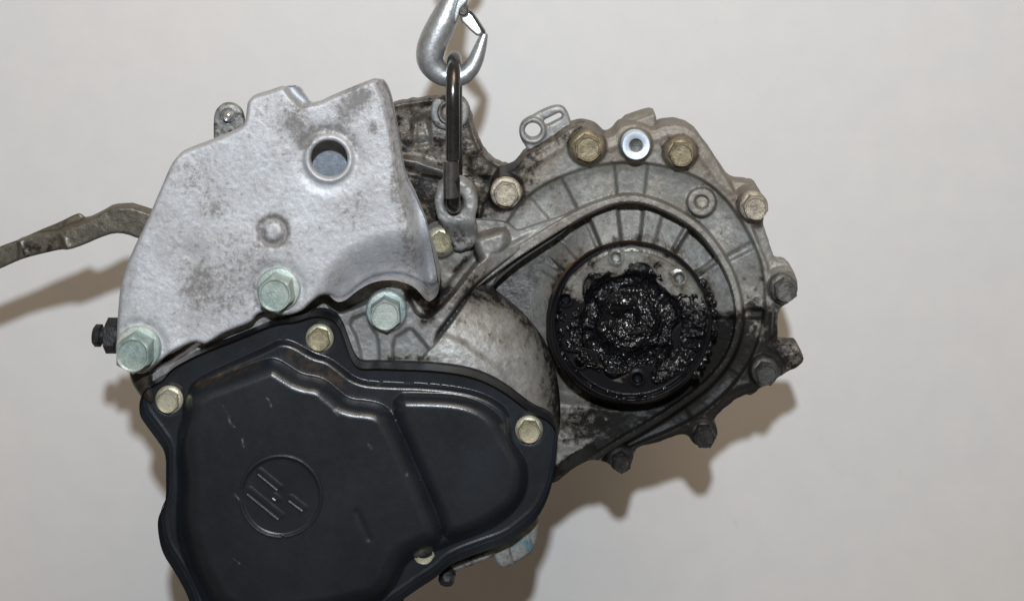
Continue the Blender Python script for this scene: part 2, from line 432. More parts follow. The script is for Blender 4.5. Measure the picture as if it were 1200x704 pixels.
BOLTS = [  # x, y, washer r, hex r, mat, boss r, boss z
    (593, 225, 18, 15, 'tan', 20, 16), (688, 172, 19, 16.5, 'gold', 21, 20), (797, 179, 17, 15, 'gold', 19, 20), (883, 241, 16.5, 15, 'tan', 18, 22),
    (918, 337, 16, 14, 'grey', 17, 22), (896, 434, 15.5, 13.5, 'dgrey', 17, 14), (824, 507, 15, 13.5, 'blk', 17, 6), (727, 537, 13.5, 12, 'blk', 15.5, 6)]
BAND = chaikin([(560,310),(590,262),(612,232),(640,212),(680,196),(723,188),(760,189),(800,198),(830,212),(855,235),(873,262),(888,290),(897,320),(899,350),(894,390),(878,430),(845,470),(800,500),(740,524),(700,545),(640,590),(560,600)], 2)
def h_house(x, y, sd):
    z = np.zeros_like(x) + 3*riseq(sd, 5) - 3
    # machined strip: slight lip towards outer edge
    z += 2.0*gauss(sd+12, 4)
    sdr = sd_poly(x, y, RIM)
    band = rise(sd_poly(x, y, BAND), 4)
    left_cut = 1-rise(x-612-(260-y)*0.55, 16)       # the band ends against the web on the left
    pb = pads(x, y, 738, 365, [(180, -14), (214, -14), (229, -22), (243, -13), (264, -22), (277, -14), (300, -18), (330, -24), (333, -14), (359, -24), (3, -15), (30, -17), (60, -20)])
    pb = pb + 2.2*np.sin(np.radians(np.degrees(np.arctan2(y-365, x-738))*9)) + 3.0*gauss(sd_poly(x, y, BAND)+2, 7)
    z = z*(1-band) + (pb-1)*band
    # bowl and rim
    inside = rise(sdr, 2.6)
    r = dc(x, y, 740, 378)
    pr = pads(x, y, 740, 378, [(10, -10), (60, -6), (100, -12), (150, 0), (176, -8), (210, -2), (215, -22), (218, 2), (229, -14), (245, -20), (248, 6), (263, -12), (276, 4), (286, -2), (299, 10), (302, -20), (322, -6), (325, 10), (354, 8), (357, -16)])
    dp = rise(x-700, 60); cone = -(50+44*dp) + (26+42*dp)*np.clip((152-r)/55, 0, 1) + pr*np.clip((170-r)/40, 0, 1)
    low = rise(-(y-455)+ (x-650)*0.15, 18)*rise(x-830, 60)
    cone = cone*(1-low) + low*(-26+ 4*rise(dc(x, y, 668, 470, 30), 8) + 3*fbm(x, y, 18, 3))
    rimh = 20 - 8*rise(-(y-430), 60)
    rimw = 10.5+4*rise(x-720, 80)
    rim = rise(sdr-rimw, 4)
    z = np.maximum(z, z*(1-rim)+rimh*rim)*(1-inside) + cone*inside
    # flange bosses
    for bx, by, wr, hr, mt, br, bz in BOLTS:
        k = rise(dc(x, y, bx, by, br+3), 5)
        z = z*(1-k)+np.maximum(z, bz)*k
    k = rise(dc(x, y, 745, 170, 21), 4); z = z*(1-k)+np.maximum(z, 18)*k
    k = rise(dc(x, y, 822, 237, 18.5), 3); z = z*(1-k)+k*6
    k = rise(dc(x, y, 822, 237, 9), 2.5); z = z*(1-k)+k*(-14)
    # outer recessed lip along the upper right and tab
    out = rise(s_line(x, y, [(826,170),(852,212),(880,268),(897,310),(905,350),(903,392),(893,420)]), 4)*rise(-(y-190), 10)*rise(y-405, 8)
    near = np.min([dc(x, y, b[0], b[1], b[5]+4) for b in BOLTS], axis=0)
    z -= 16*out*np.clip(near/5, 0, 1)
    tab = rise(sd_poly(x, y, [(905,398),(950,395),(950,440),(912,446)]), 5); z -= 14*tab*np.clip(near/5, 0, 1)
    z += 3*tab*gauss(s_line(x, y, [(905,424),(945,408)]), 2.5)
    z += 0.5*fbm(x, y, 6, 3) + 0.7*fbm(x, y, 22, 2)
    return z
def dirt_house(x, y, z):
    n = fbm(x, y, 26, 4); n2 = fbm(x, y, 60, 3, 3.0)
    ang = np.degrees(np.arctan2(y-375, x-738)) % 360
    r = dc(x, y, 738, 370)
    # oil-soaked lower right
    low = 1/(1+np.exp(-((y-(390+0.16*(895-x)) + 34*n)/18)))
    low *= 1/(1+np.exp(-((x-(705+40*n))/14)))
    low *= 1-0.55*rise(-(x-902), 10)
    sdr = sd_poly(x, y, RIM)
    low = np.maximum(low, 1.0*(sdr > 12)*(y > 470))
    low = np.maximum(low, 0.95*rise(sdr, 4)*rise(-(x-795-10*n), 16)*rise(-(y-368+14*n), 26))
    # spotted patch bottom left stays light with flecks
    patch = rise(sd_poly(x, y, [(646,470),(690,470),(745,478),(740,500),(690,520),(650,530)]), 12)
    low = low*(1-0.75*patch)
    R_ = 0.20 + 0.28*n + low*1.3
    R_ += 0.42*patch
    R_ = np.maximum(R_, 0.92*rise(s_line(x, y, [(640,545),(692,512),(740,480)])*-1, 8)*rise(x-760, 30)*(y > 440))
    for b_ in BOLTS: R_ += 0.22*gauss(dc(x, y, b_[0], b_[1], b_[5]+1), 4)
    # grimy upper left flange
    ul = rise(x-650+20*n, 60)*rise(y-262, 30); R_ += 0.3*ul
    bl = gauss(d_line(x, y, [(560,262),(580,212),(606,196),(650,163),(668,150)]), 16); R_ += 0.30*bl; 
    # bowl darker in a ring round the flange
    R_ += 0.25*rise(dc(x, y, 740, 378, 112), 14)
    G = np.clip(0.28+0.5*n2+0.35*ul+0.55*gauss(d_line(x, y, [(600,205),(668,165),(740,155),(810,168),(860,225)]), 20), 0, 0.8)*(1-low)
    G = np.maximum(G, 0.5*gauss(sdr-6, 6)*(x < 700)*(y < 330))
    return R_, G, 0*x
house = relief('clutch_housing', FLANGE, h_house, M_ALU, GB, step=1.3, depth=16, dirt_shade=dirt_house, edge_noise=0.8,
               label='round ribbed light grey housing, black with oil at the lower right')

# bulk of the gearbox behind the faces
REAR = [(480,205),(560,250),(610,262),(700,230),(800,230),(850,275),(872,320),(880,380),(865,420),(800,480),(720,505),(640,545),(612,610),(540,640),(440,690),(270,760),(215,640),(205,560),(195,480),(215,400),(330,330)]
relief('rear_casing', REAR, lambda x, y, sd: -62+3*fbm(x, y, 30, 3), M_DARK, GB, step=6, depth=170, back=True)

# tab standing behind the top of the flange
relief('casting_tab', [(724,158),(729,141),(748,134),(766,129),(770,140),(768,158),(745,166)],
       lambda x, y, sd: -24+4*riseq(sd, 4)-5*rise(s_line(x, y, [(724,150),(768,134)]), 3), M_ALU, GB, step=1.5, depth=30, smooth_it=1,
       dirt_shade=lambda x, y, z: (0.25+0*x, 0.6+0*x, 0*x))
# hose bracket ear top middle
def h_ear2(x, y, sd):
    z = -30+2.5*riseq(sd, 4)
    z += 6*rise(dc(x, y, 624, 153, 17), 3)
    z += 3*rise(sd_poly(x, y, [(632,148),(655,133),(664,150),(640,168)]), 6)*0
    return z + 0.5*fbm(x, y, 6, 3)
ear = relief('hose_bracket', [(618,190),(619,176),(608,160),(609,146),(622,137),(640,127),(655,123),(664,128),(670,145),(674,170),(650,195)],
       h_ear2, M_ALUG, GB, step=1.3, depth=10, back=True, smooth_it=2,
       holes=[lambda x, y: dc(x, y, 624.5, 153.5, 9.5), lambda x, y: d_line(x, y, [(641,143),(655,136)])-3.6],
       dirt_shade=lambda x, y, z: (0.25+0.55*rise(s_line(x, y, [(612,175),(668,140)])*-1, 18)+0.2*fbm(x, y, 10, 3), 0*x, 0*x), label='small light alloy ear with a round hole and a slot')

# dark upper corner casting
def h_up(x, y, sd):
    z = -58+4*riseq(sd, 5)
    z += 9*gauss(d_line(x, y, [(455,186),(485,190),(520,202),(556,225)]), 5.5)
    z -= 5*gauss(d_line(x, y, [(470,198),(520,213),(550,236)]), 6)
    z += 10*rise(dc(x, y, 527, 132, 18), 4)
    z += 9*rise(sd_poly(x, y, [(545,178),(570,172),(580,186),(574,212),(548,206)]), 7)
    z += 5*rise(dc(x, y, 494, 160, 12), 10)
    z -= 6*rise(sd_poly(x, y, [(478,140),(506,128),(508,172),(482,176)]), 8)
    z += 4*gauss(sd+4, 3)
    z += 1.2*fbm(x, y, 9, 4)+2.0*fbm(x, y, 25, 3)
    return z
relief('upper_casing', [(436,130),(470,118),(500,115),(538,109),(549,122),(556,146),(563,168),(573,184),(588,191),(607,197),(612,235),(600,300),(520,340),(450,300)],
       h_up, M_DARK, GB, step=1.3, depth=12, edge_noise=1.3, sharp=75,
       holes=[lambda x, y: dc(x, y, 527, 132, 8.5)],
       dirt_shade=lambda x, y, z: (0.46+0.45*fbm(x, y, 14, 4)-0.55*gauss(d_line(x, y, [(482,190),(520,203),(556,226)]), 5)-0.5*rise(dc(x, y, 527, 132, 20), 8)-0.25*rise(dc(x, y, 494, 160, 14), 8)+0.3*(y > 205), 0.15+0*x, 0*x),
       label='black oily upper corner of the casting with a light drilled lug')
relief('casting_tube', [(505,120),(516,112),(536,112),(549,122),(549,142),(538,152),(516,152),(505,142)], lambda x, y, sd: -47+2*riseq(sd, 3), M_ALUG, GB, step=1.5, depth=12,
       holes=[lambda x, y: dc(x, y, 527, 132, 9)], dirt_shade=lambda x, y, z: (0.35+0.4*fbm(x, y, 8, 3)+0*x, 0*x, 0*x))

# middle casing: lug plate, web, barrel
LUGP = chaikin([(330,470),(150,470),(165,436),(180,428),(206,418),(240,393),(285,372),(300,362),(336,356),(352,350),(370,343),(386,352),(394,364),(415,357),(437,347),(446,333),(462,326),(475,334),(484,352),(492,367),(503,368),(520,352),(548,316),(560,302),(600,282),(622,270),(645,261),(664,254),(672,255),(662,266),(634,284),(600,305),(552,342),(527,377),(512,396),(505,470)], 1)
def h_gear(x, y, sd):
    z = np.full_like(x, 4.0)
    z += 3*fbm(x, y, 30, 3)
    # flat face between strip and eye, sloping
    z += 12*rise(sd_poly(x, y, [(498,292),(556,262),(560,300),(520,350),(496,352)]), 10)
    z += 16*rise(sd_poly(x, y, [(524,262),(552,250),(562,262),(548,284),(526,290)]), 8)
    # cylindrical boss next to the strip
    k = riseq(sd_poly(x, y, chaikin([(551,285),(556,274),(590,264),(598,272),(600,292),(572,312),(560,308)], 1)), 12)
    z = np.maximum(z, 2+k*42)
    # bolt boss
    z = np.maximum(z, 8+22*rise(dc(x, y, 516, 283, 22), 5)*(x > 380))
    # barrel
    BAR = chaikin([(430,330),(500,290),(556,326),(584,342),(612,362),(636,390),(650,420),(657,455),(658,490),(656,530),(600,620),(380,640),(380,410)], 2)
    sb = sd_poly(x, y, BAR)
    barrel = -20 + 92*np.sqrt(np.maximum(0, 1-(1-np.clip(-sb/125, 0, 1))**2.0))
    barrel += 5*rise(s_line(x, y, [(512,384),(545,396),(590,430),(615,470)])*-1+0, 10)
    under = rise(-(s_line(x, y, [(480,430),(512,396),(530,372),(552,340),(575,318),(600,300)])-0), 4)
    z = z*(1-under)+np.where(sb < 0, barrel, -20)*under
    # lug plate with strip
    sl = sd_poly(x, y, LUGP)
    kl = rise(sl, 6)
    zl = 62 + 30*rise(x-352, 24)
    P1 = chaikin([(404,374),(433,362),(436,380),(446,394),(447,420),(446,440),(424,440),(418,400)], 1)
    P2 = chaikin([(458,394),(470,388),(478,382),(486,384),(510,414),(513,440),(458,440)], 1)
    zl -= 13*rise(sd_poly(x, y, P1), 5) + 13*rise(sd_poly(x, y, P2), 5)
    zl += 7*rise(dc(x, y, 453, 366, 25), 5)
    zl -= 60*rise(-(x-530), 125)
    z = np.maximum(z, z*(1-kl)+zl*kl)
    z += 0.5*fbm(x, y, 6, 3)
    return z
def dirt_shade_gear(x, y, z):
    n = fbm(x, y, 18, 4)
    R_ = 0.2+0.22*n
    R_ += 0.75*rise(y-262, 24)*rise(-(x-480), 10)*rise(x-552, 14)*(1-0.6*rise(sd_poly(x, y, [(524,262),(552,250),(562,262),(548,284),(526,290)]), 8))
    R_ += 0.55*gauss(d_line(x, y, [(500,372),(522,340),(480,345)]), 12)
    R_ += 0.48*gauss(d_line(x, y, [(556,338),(600,352),(640,392),(655,440),(656,500)]), 20)  # grime band; shade of the barrel curving away is painted in with it
    R_ += 0.10*gauss(d_line(x, y, [(536,372),(570,385),(612,425)]), 8)*rise(-(x-530), 10)
    R_ += 0.45*gauss(d_line(x, y, [(462,420),(512,420)]), 5)
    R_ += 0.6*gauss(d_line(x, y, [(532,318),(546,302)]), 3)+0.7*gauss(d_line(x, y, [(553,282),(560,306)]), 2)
    G = 0.22+0.3*n+0.5*gauss(d_line(x, y, [(556,338),(600,352),(640,392),(655,440),(656,500)]), 34)+0.6*gauss(dc(x, y, 530, 320), 36)+0.5*gauss(d_line(x, y, [(553,280),(600,262)]), 8)  # brown along the barrel edge deepens its painted shade
    return R_, G, 0*x
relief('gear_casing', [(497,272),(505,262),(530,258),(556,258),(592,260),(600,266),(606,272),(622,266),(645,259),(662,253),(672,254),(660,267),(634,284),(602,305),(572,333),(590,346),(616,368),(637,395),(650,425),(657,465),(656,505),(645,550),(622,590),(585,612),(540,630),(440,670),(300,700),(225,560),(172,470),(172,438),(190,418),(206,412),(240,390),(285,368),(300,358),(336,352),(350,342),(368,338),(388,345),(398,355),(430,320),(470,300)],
       h_gear, M_ALUG, GB, step=1.3, depth=40, dirt_shade=dirt_shade_gear, zref=None, label='pale grey gear casing with a rounded barrel and ribbed lug')

# lifting eye
relief('lifting_eye', [(511,221),(521,211),(541,210),(554,219),(560,238),(556,256),(560,272),(556,290),(536,296),(524,284),(520,266),(512,256),(509,238)],
       lambda x, y, sd: 50+5*riseq(sd, 7)-2.0*rise(dc(x, y, 532, 238, 15), 4)-18*rise(-(y-258), 22)+1.6*fbm(x, y, 8, 3), M_ALUG, GB, step=1.3, depth=24, back=True, edge_noise=1.5,
       holes=[lambda x, y: dc(x, y, 532, 238, 11.5)],
       dirt_shade=lambda x, y, z: (0.24+0.45*fbm(x, y, 12, 4)+0.15*rise(-(y-255), 10), 0.05+0*x, 0*x), label='worn light alloy lug that the steel link passes through')

# ---- output flange
vs, fs = lathe_data([(62, -120), (62, 10), (50, 12), (0.5, 12)], 48)
place('flange_hub', mesh_from('flange_hub', vs, fs, M_DARK), P(742, 374, 10), GB)
FC = (740, 378)
HOLES = [(722,302),(796,326),(807,399),(747,443),(680,424),(663,351)]
relief('seal_ring', [(FC[0]-2+98*math.cos(a), FC[1]+1+96.5*math.sin(a)) for a in np.linspace(0, 2*math.pi, 72, endpoint=False)],
       lambda x, y, sd: 24+4*riseq(sd, 4)+0.6*fbm(x, y, 5, 3), M_RUST, GB, step=2, depth=7, smooth_it=0, edge_noise=0.8,
       dirt_shade=lambda x, y, z: (1.0*rise(-(y-330), 30)+0.3, 0*x, 0*x), label='rust brown rim behind the drive flange')
SCAL = [(FC[0]-4+(62-9*math.cos(6*(a-R(256))))*math.cos(a), FC[1]-2+(62-9*math.cos(6*(a-R(256))))*math.sin(a)) for a in np.linspace(0, 2*math.pi, 96, endpoint=False)]
def h_flg(x, y, sd):
    r = dc(x, y, *FC)
    z = 40+12*riseq(sd, 5)
    z += -4*gauss(r-87, 2.0)+1.5*gauss(r-91, 2)
    z -= 2*rise(r-85, 2)
    z -= 26*rise(sd_poly(x, y, SCAL), 3)
    for hx, hy in HOLES:
        z += 1.5*rise(dc(x, y, hx, hy, 11), 3)-16*rise(dc(x, y, hx, hy, 6.3), 1.8)
    return z
def dirt_flg(x, y, z):
    n = fbm(x, y, 14, 4)
    r = dc(x, y, *FC)
    g = 0.38+0.28*n+1.0*rise(-(r-88.5), 3)
    g += 0.9*rise(-(y-(352+10*n)-0.25*(x-740)), 30)
    g -= 0.6*gauss(dc(x, y, 728, 446), 15)
    g += 0.9*rise(dc(x, y, FC[0], FC[1], 58), 4)
    return g, 0*x, 0*x
drive = relief('drive_flange', [(FC[0]-1+96*math.cos(a), FC[1]+1+94.5*math.sin(a)) for a in np.linspace(0, 2*math.pi, 90, endpoint=False)],
       h_flg, M_FLG, GB, step=1.2, depth=14, smooth_it=0, dirt_shade=dirt_flg, label='round drive flange with six holes, filled with black grease')
GR = [(679,335),(684,322),(692,316),(704,317),(714,315),(724,317),(732,312),(736,306),(746,304),(757,308),(768,313),(778,322),(782,335),(790,341),(804,341),(814,338),(823,341),(832,343),(838,350),(832,357),(837,366),(831,385),(825,407),(814,427),(803,440),(789,448),(770,455),(757,447),(752,438),(745,434),(736,437),(723,443),(707,444),(692,440),(672,430),(658,414),(651,398),(650,380),(653,366),(664,360),(672,357),(678,350)]
def h_gr(x, y, sd):
    r = dc(x, y, 738, 378)
    z = 34+16*riseq(sd, 8)*rise(-(r-52), 12)+2*riseq(sd, 3)
    z += 13*rise(dc(x, y, 735, 380, 44), 16)-6*rise(dc(x, y, 735, 376, 20), 12)
    ring = rise(-(r-52), 10)
    z += (3.0+1.5*ring)*fbm(x, y, 6, 3, 2.0)+5*fbm(x, y, 18, 3, 8.0)
    return z
relief('grease', GR, h_gr, M_GREASE, drive, step=1.1, depth=22, edge_noise=3.0, sharp=180, label='lumpy glossy black grease')
random.seed(4)
# bead of grease squeezed over the rim
blob_v, blob_f = [], []
def blob(cx, cy, z, r):
    n0 = len(blob_v); S = 7
    for i in range(S+1):
        th = math.pi*i/S
        for k in range(9):
            a = 2*math.pi*k/9; rr = r*(0.85+0.3*random.random())
            blob_v.append(tuple(P(cx, cy, z)+Vector((math.sin(th)*math.cos(a), -math.cos(th)*0.8, math.sin(th)*math.sin(a)))*rr*K))
    for i in range(S):
        for k in range(9):
            a = n0+i*9+k; b = n0+i*9+(k+1) % 9; blob_f.append((a, b, b+9, a+9))
for i in range(26):
    a = R(-28+random.random()*75); rr = 92+random.random()*6
    blob(FC[0]+rr*math.cos(a), FC[1]+rr*math.sin(a)-2, 30+random.random()*16, 2.5+random.random()*3.5)
for i in range(26):
    a = R(60+random.random()*130); rr = 84+random.random()*9
    blob(FC[0]+rr*math.cos(a), FC[1]+rr*math.sin(a), 47+random.random()*4, 1.5+random.random()*2.5)
g2 = link_mesh('grease', blob_v, blob_f, M_GREASE, drive, sharp=180, label='beads of grease on the flange rim'); g2['kind'] = 'stuff'

# ---- mounting bracket
BRK = [(205,183),(225,174),(250,165),(270,157),(287,147),(289,130),(291,115),(315,108),(341,99),(350,101),(358,112),(369,124),(388,114),(420,101),(446,91),(453,96),(459,110),(465,140),(470,170),(474,195),(478,208),(486,222),(493,240),(500,256),(501,265),(506,278),(513,300),(518,320),(514,331),(505,335),(494,330),(478,322),(458,319),(436,324),(420,334),(408,345),(396,350),(384,345),(375,346),(366,353),(352,366),(330,371),(312,364),(300,369),(296,377),(284,382),(262,390),(243,403),(236,403),(229,400),(214,406),(199,414),(188,423),(177,433),(166,439),(152,434),(139,420),(136,402),(138,370),(141,335),(147,315),(156,292),(172,260),(188,222)]
def h_brk(x, y, sd):
    z = 135+7*riseq(sd, 4.5)
    L1 = [(430,80),(446,118),(456,165),(463,215),(474,255),(482,290),(488,335)]
    s1 = -s_line(x, y, L1)      # >0 right of the fold
    z -= 30*rise(-s1-2, 24)
    z += 12*rise(-(y-196), 14)*rise(-(s1-14), 12)*0.6
    L2 = [(330,350),(372,322),(402,292),(440,274),(505,262)]
    s2 = s_line(x, y, L2)       # >0 below
    z -= 42*rise(-s2-2, 64)*rise(-(x-355), 45)
    # soft shoulders on the left and waves
    z -= 9*rise(-(190+ (y-183)*-0.20 - x)-0, 30)
    z += 2.5*gauss(dc(x, y, 345, 260), 60)
    z -= 3*gauss(d_line(x, y, [(212,395),(215,350),(225,300)]), 16)
    z += 2*fbm(x, y, 70, 2, 1.0)
    # recess flank at the notch
    z -= 26*rise(sd_poly(x, y, [(326,100),(345,92),(375,124),(352,129),(338,116)]), 9)
    z += 3*gauss(dc(x, y, 348, 130), 22)
    # boss hole
    z -= 2.5*gauss(dc(x, y, 385, 186, 34), 7)
    z += 4*rise(dc(x, y, 385, 186, 31), 5)
    # dimple
    z -= 3.5*gauss(dc(x, y, 320, 271, 15), 4)
    z += 1.0*rise(dc(x, y, 320, 271, 12), 4)
    # bolt seats
    for cx, cy in ((325,342),(162,408)):
        z -= 3*gauss(dc(x, y, cx, cy, 29), 6)
        k = rise(dc(x, y, cx, cy, 26), 4); z = z*(1-k)+k*139
    z += 0.35*fbm(x, y, 5, 3)
    return z
def dirt_shade_brk(x, y, z):
    n = fbm(x, y, 22, 4)
    R_ = 0.22+0.18*n
    for cx, cy, s, a in ((235,345,26,.30),(345,142,22,.40),(415,118,18,.45),(428,110,10,.4),(400,140,16,.3),(300,300,40,.22),(250,245,14,.35),(235,320,18,.25),(415,245,22,.2),(280,350,30,.2),(480,300,16,.3),(437,150,6,.5),(360,165,16,.25),(225,210,22,.25)):
        R_ += a*gauss(dc(x, y, cx, cy)+6*n, s)
    R_ += 0.30*gauss(d_line(x, y, [(448,100),(460,150),(464,220),(478,280)]), 9)  # shade of the fold, painted as a darker stroke
    R_ += 0.3*gauss(dc(x, y, 385, 186, 35), 5)*rise(y-180, 10)
    R_ += 0.35*gauss(dc(x, y, 320, 271, 16), 5)  # ring shading round the dimple, painted darker
    R_ += 0.4*gauss(d_line(x, y, [(500,335),(520,322)]), 6)
    G = 0.10+0.25*fbm(x, y, 40, 3, 4.0)+0.7*gauss(dc(x, y, 516, 326), 9)
    return R_, G, 0*x
brk = relief('mounting_bracket', BRK, h_brk, M_BRK, GB, step=1.3, depth=20, hole_depth=5, dirt_shade=dirt_shade_brk,
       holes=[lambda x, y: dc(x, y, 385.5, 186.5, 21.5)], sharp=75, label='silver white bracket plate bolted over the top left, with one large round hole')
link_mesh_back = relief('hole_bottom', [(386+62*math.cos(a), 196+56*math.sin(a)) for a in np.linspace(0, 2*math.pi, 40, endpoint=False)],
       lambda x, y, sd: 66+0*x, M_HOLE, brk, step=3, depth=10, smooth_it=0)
# tube of the hole
def tube_mesh(name, cx, cy, z0, z1, r, mat, parent, seg=40, thick=3):
    vs, fs = [], []
    c0 = P(cx, cy, z0)
    for rr, zz in ((r, z0), (r, z1), (r+thick, z1), (r+thick, z0)):
        for k in range(seg):
            a = 2*math.pi*k/seg; vs.append((c0.x+rr*K*math.cos(a), -zz*K, c0.z+rr*K*math.sin(a)))
    for i in range(4):
        for k in range(seg):
            a = i*seg+k; b = i*seg+(k+1) % seg; c = ((i+1) % 4)*seg+(k+1) % seg; d = ((i+1) % 4)*seg+k
            fs.append((a, b, c, d))
    return link_mesh(name, vs, fs, mat, parent)
0 and tube_mesh('hole_sleeve', 385.5, 186.5, 138, 84, 21.7, M_DARK, brk)

# ear behind the bracket with a stud
relief('cable_bracket', [(251,185),(250,140),(253,128),(262,121),(273,121),(283,128),(287,142),(288,170)],
       lambda x, y, sd: 60+2*riseq(sd, 3)+1.5*rise(dc(x, y, 267, 136, 12), 3)-7*rise(dc(x, y, 267, 136, 9.5), 2)+0.4*fbm(x, y, 5, 3), M_ALUG, GB, step=1.2, depth=8, back=True,
       dirt_shade=lambda x, y, z: (0.45+0.3*fbm(x, y, 9, 3), 0*x, 0*x))
vs, fs = lathe_data([(7.5, -6), (7.5, 2), (5.5, 5), (4.5, 6), (4.5, 12), (3.2, 13), (2.6, 9), (0.5, 9)], 24)
place('stud', mesh_from('stud', vs, fs, M_CHR), P(268.5, 135.5, 60), GB)

# ---- black cover
COV = [(168,478),(168,462),(173,450),(184,443),(196,437),(202,428),(212,420),(240,406),(285,389),(320,374),(335,371),(350,370),(366,364),(380,363),(394,368),(402,380),(409,400),(416,419),(425,425),(440,424),(470,425),(505,426),(540,430),(565,437),(590,450),(612,467),(624,476),(640,482),(650,492),(653,506),(651,530),(645,567),(630,598),(612,613),(594,627),(559,639),(540,646),(524,654),(514,665),(490,680),(475,691),(455,704),(440,725),(300,760),(235,725),(226,690),(209,659),(194,637),(189,610),(190,594),(199,580),(199,550),(199,522),(188,506),(176,490)]
MID = chaikin([(233,442),(275,423),(314,406),(328,398),(345,401),(368,416),(384,419),(399,430),(419,446),(450,449),(500,450),(550,456),(580,468),(596,482),(598,500),(600,520),(612,533),(618,545),(618,572),(608,592),(590,610),(565,624),(530,636),(510,645),(478,655),(470,672),(460,690),(435,715),(300,735),(245,720),(232,690),(215,655),(206,620),(210,560),(206,528),(212,507),(219,485),(218,458)], 2)
LP = chaikin([(222,466),(240,455),(262,447),(312,428),(322,427),(336,436),(352,446),(375,449),(388,460),(406,475),(436,477),(452,484),(464,505),(486,555),(508,606),(512,626),(504,636),(474,648),(464,662),(456,685),(432,706),(300,725),(258,712),(240,680),(226,645),(218,610),(221,560),(216,530),(215,505),(222,488)], 2)
RP = chaikin([(456,466),(500,466),(534,468),(560,475),(582,490),(590,510),(604,530),(611,546),(610,572),(602,590),(584,605),(560,618),(532,628),(522,622),(516,602),(490,545)], 2)
def h_cov(x, y, sd):
    z = 92+5*riseq(sd, 4)
    z += 1.3*gauss(sd+4.5, 3.5)-1.6*gauss(sd+9.5, 3.0)
    sm = sd_poly(x, y, MID)
    z += 9*crest(sm-1, 9)
    z += 25*crest(sd_poly(x, y, LP)-8, 24)
    kr = crest(sd_poly(x, y, RP)-6, 18)
    z = np.maximum(z, 97+9*crest(sm-1, 9)+17*kr)
    # flat pads where bolts sit
    for cx, cy in ((199,468),(375,396),(620,503)):
        k = rise(dc(x, y, cx, cy, 21), 6); z = z*(1-k)+k*np.minimum(z, 96)
    # emblem recess
    z -= 1.8*rise(dc(x, y, 329, 581, 46), 2.5)
    for l in ([(305,551),(328,570)],[(293,573),(330,603)],[(341,582),(357,594)],[(322,580),(326,584)]):
        z += 0.7*rise(d_line(x, y, l)-4.6, 3.0)
    z += 3.5*gauss(dc(x, y, 380, 560), 120)
    # arched bulge bottom right of left panel
    z += 3*gauss(d_line(x, y, [(418,600),(432,630)]), 4)*-0.5
    return z
def dirt_cov(x, y, z):
    b = 0.5*gauss(d_line(x, y, [(342,415),(372,436),(398,446)]), 9)+0.6*gauss(d_line(x, y, [(235,450),(300,425)]), 6)
    s = np.zeros_like(x)
    for l in ([(262,474),(269,490),(275,500)],[(284,514),(286,523)],[(314,466),(318,476)],[(276,578),(282,590)],[(432,520),(436,526)],[(272,652),(280,660)],[(493,558),(494,562)],[(392,480),(396,486)]):
        s += gauss(d_line(x+3*fbm(x, y, 9, 2), y, l), 1.0)*0.45*(0.5+fbm(x, y, 4, 2, 6.0))
    return 0*x, np.clip(b, 0, 1), np.clip(s, 0, 1)
cov = relief('end_cover', COV, h_cov, M_COV, GB, step=1.2, depth=8, dirt_shade=dirt_cov, sharp=75, label='glossy black moulded end cover with a round emblem')
# rubber lip behind the cover edge
COVL = [(p[0]+(p[0]-420)*0.006, p[1]+(p[1]-560)*0.007) for p in COV]
relief('gasket', COVL, lambda x, y, sd: 86+3*riseq(sd, 3), M_BLK, GB, step=3, depth=8)

# emblem: raised ring and raised bars
EZ = 133.0
def emblem():
    vs, fs = [], []
    def add(v, f):
        n = len(vs); vs.extend(v); fs.extend([tuple(i+n for i in q) for q in f])
    def zc(px, py):
        a = np.array([float(px)]); b = np.array([float(py)])
        return float(h_cov(a, b, np.array([-60.0]))[0])
    def ring(a0, a1, rad):
        pth = []
        for k in range(25):
            a = R(a0+(a1-a0)*k/24); x_, y_ = 329+47.5*math.cos(a), 581+47.5*math.sin(a)
            pth.append(P(x_, y_, zc(x_, y_)+0.2))
        add(*sweep(pth, [rad*K]*25, seg=8, sub=2, flat=0.8))
    ring(-168, 42, 2.1); ring(47, 84, 1.9); ring(88, 172, 2.0)
    for (x0, y0), (x1, y1), rad in (((302,555),(325,574),1.9),((289,578),(326,608),2.0),((338,586),(354,598),1.9),((319,583),(323,586),1.6)):
        z_ = zc(x0, y0)
        add(*sweep([P(x0, y0, z_+0.4), P((x0+x1)/2, (y0+y1)/2, z_+0.6), P(x1, y1, z_+0.8)], [rad*K*0.9, rad*K, rad*K*1.15], seg=8, sub=4))
    return link_mesh('emblem', vs, fs, M_COV, cov, label='raised ring with three short slanting bars')
emblem()

# solid bodies behind the bracket and the cover
relief('bracket_body', [(200,272),(440,264),(450,308),(400,322),(330,342),(250,372),(210,392),(160,402)], lambda x, y, sd: 108+0*x, M_DARK, GB, step=5, depth=175, back=True)
COVB = [(p[0]+(420-p[0])*0.055, p[1]+(570-p[1])*0.065) for p in COV]
relief('end_housing', COVB, lambda x, y, sd: 82+0*x, M_ALU, GB, step=4, depth=130, back=True)

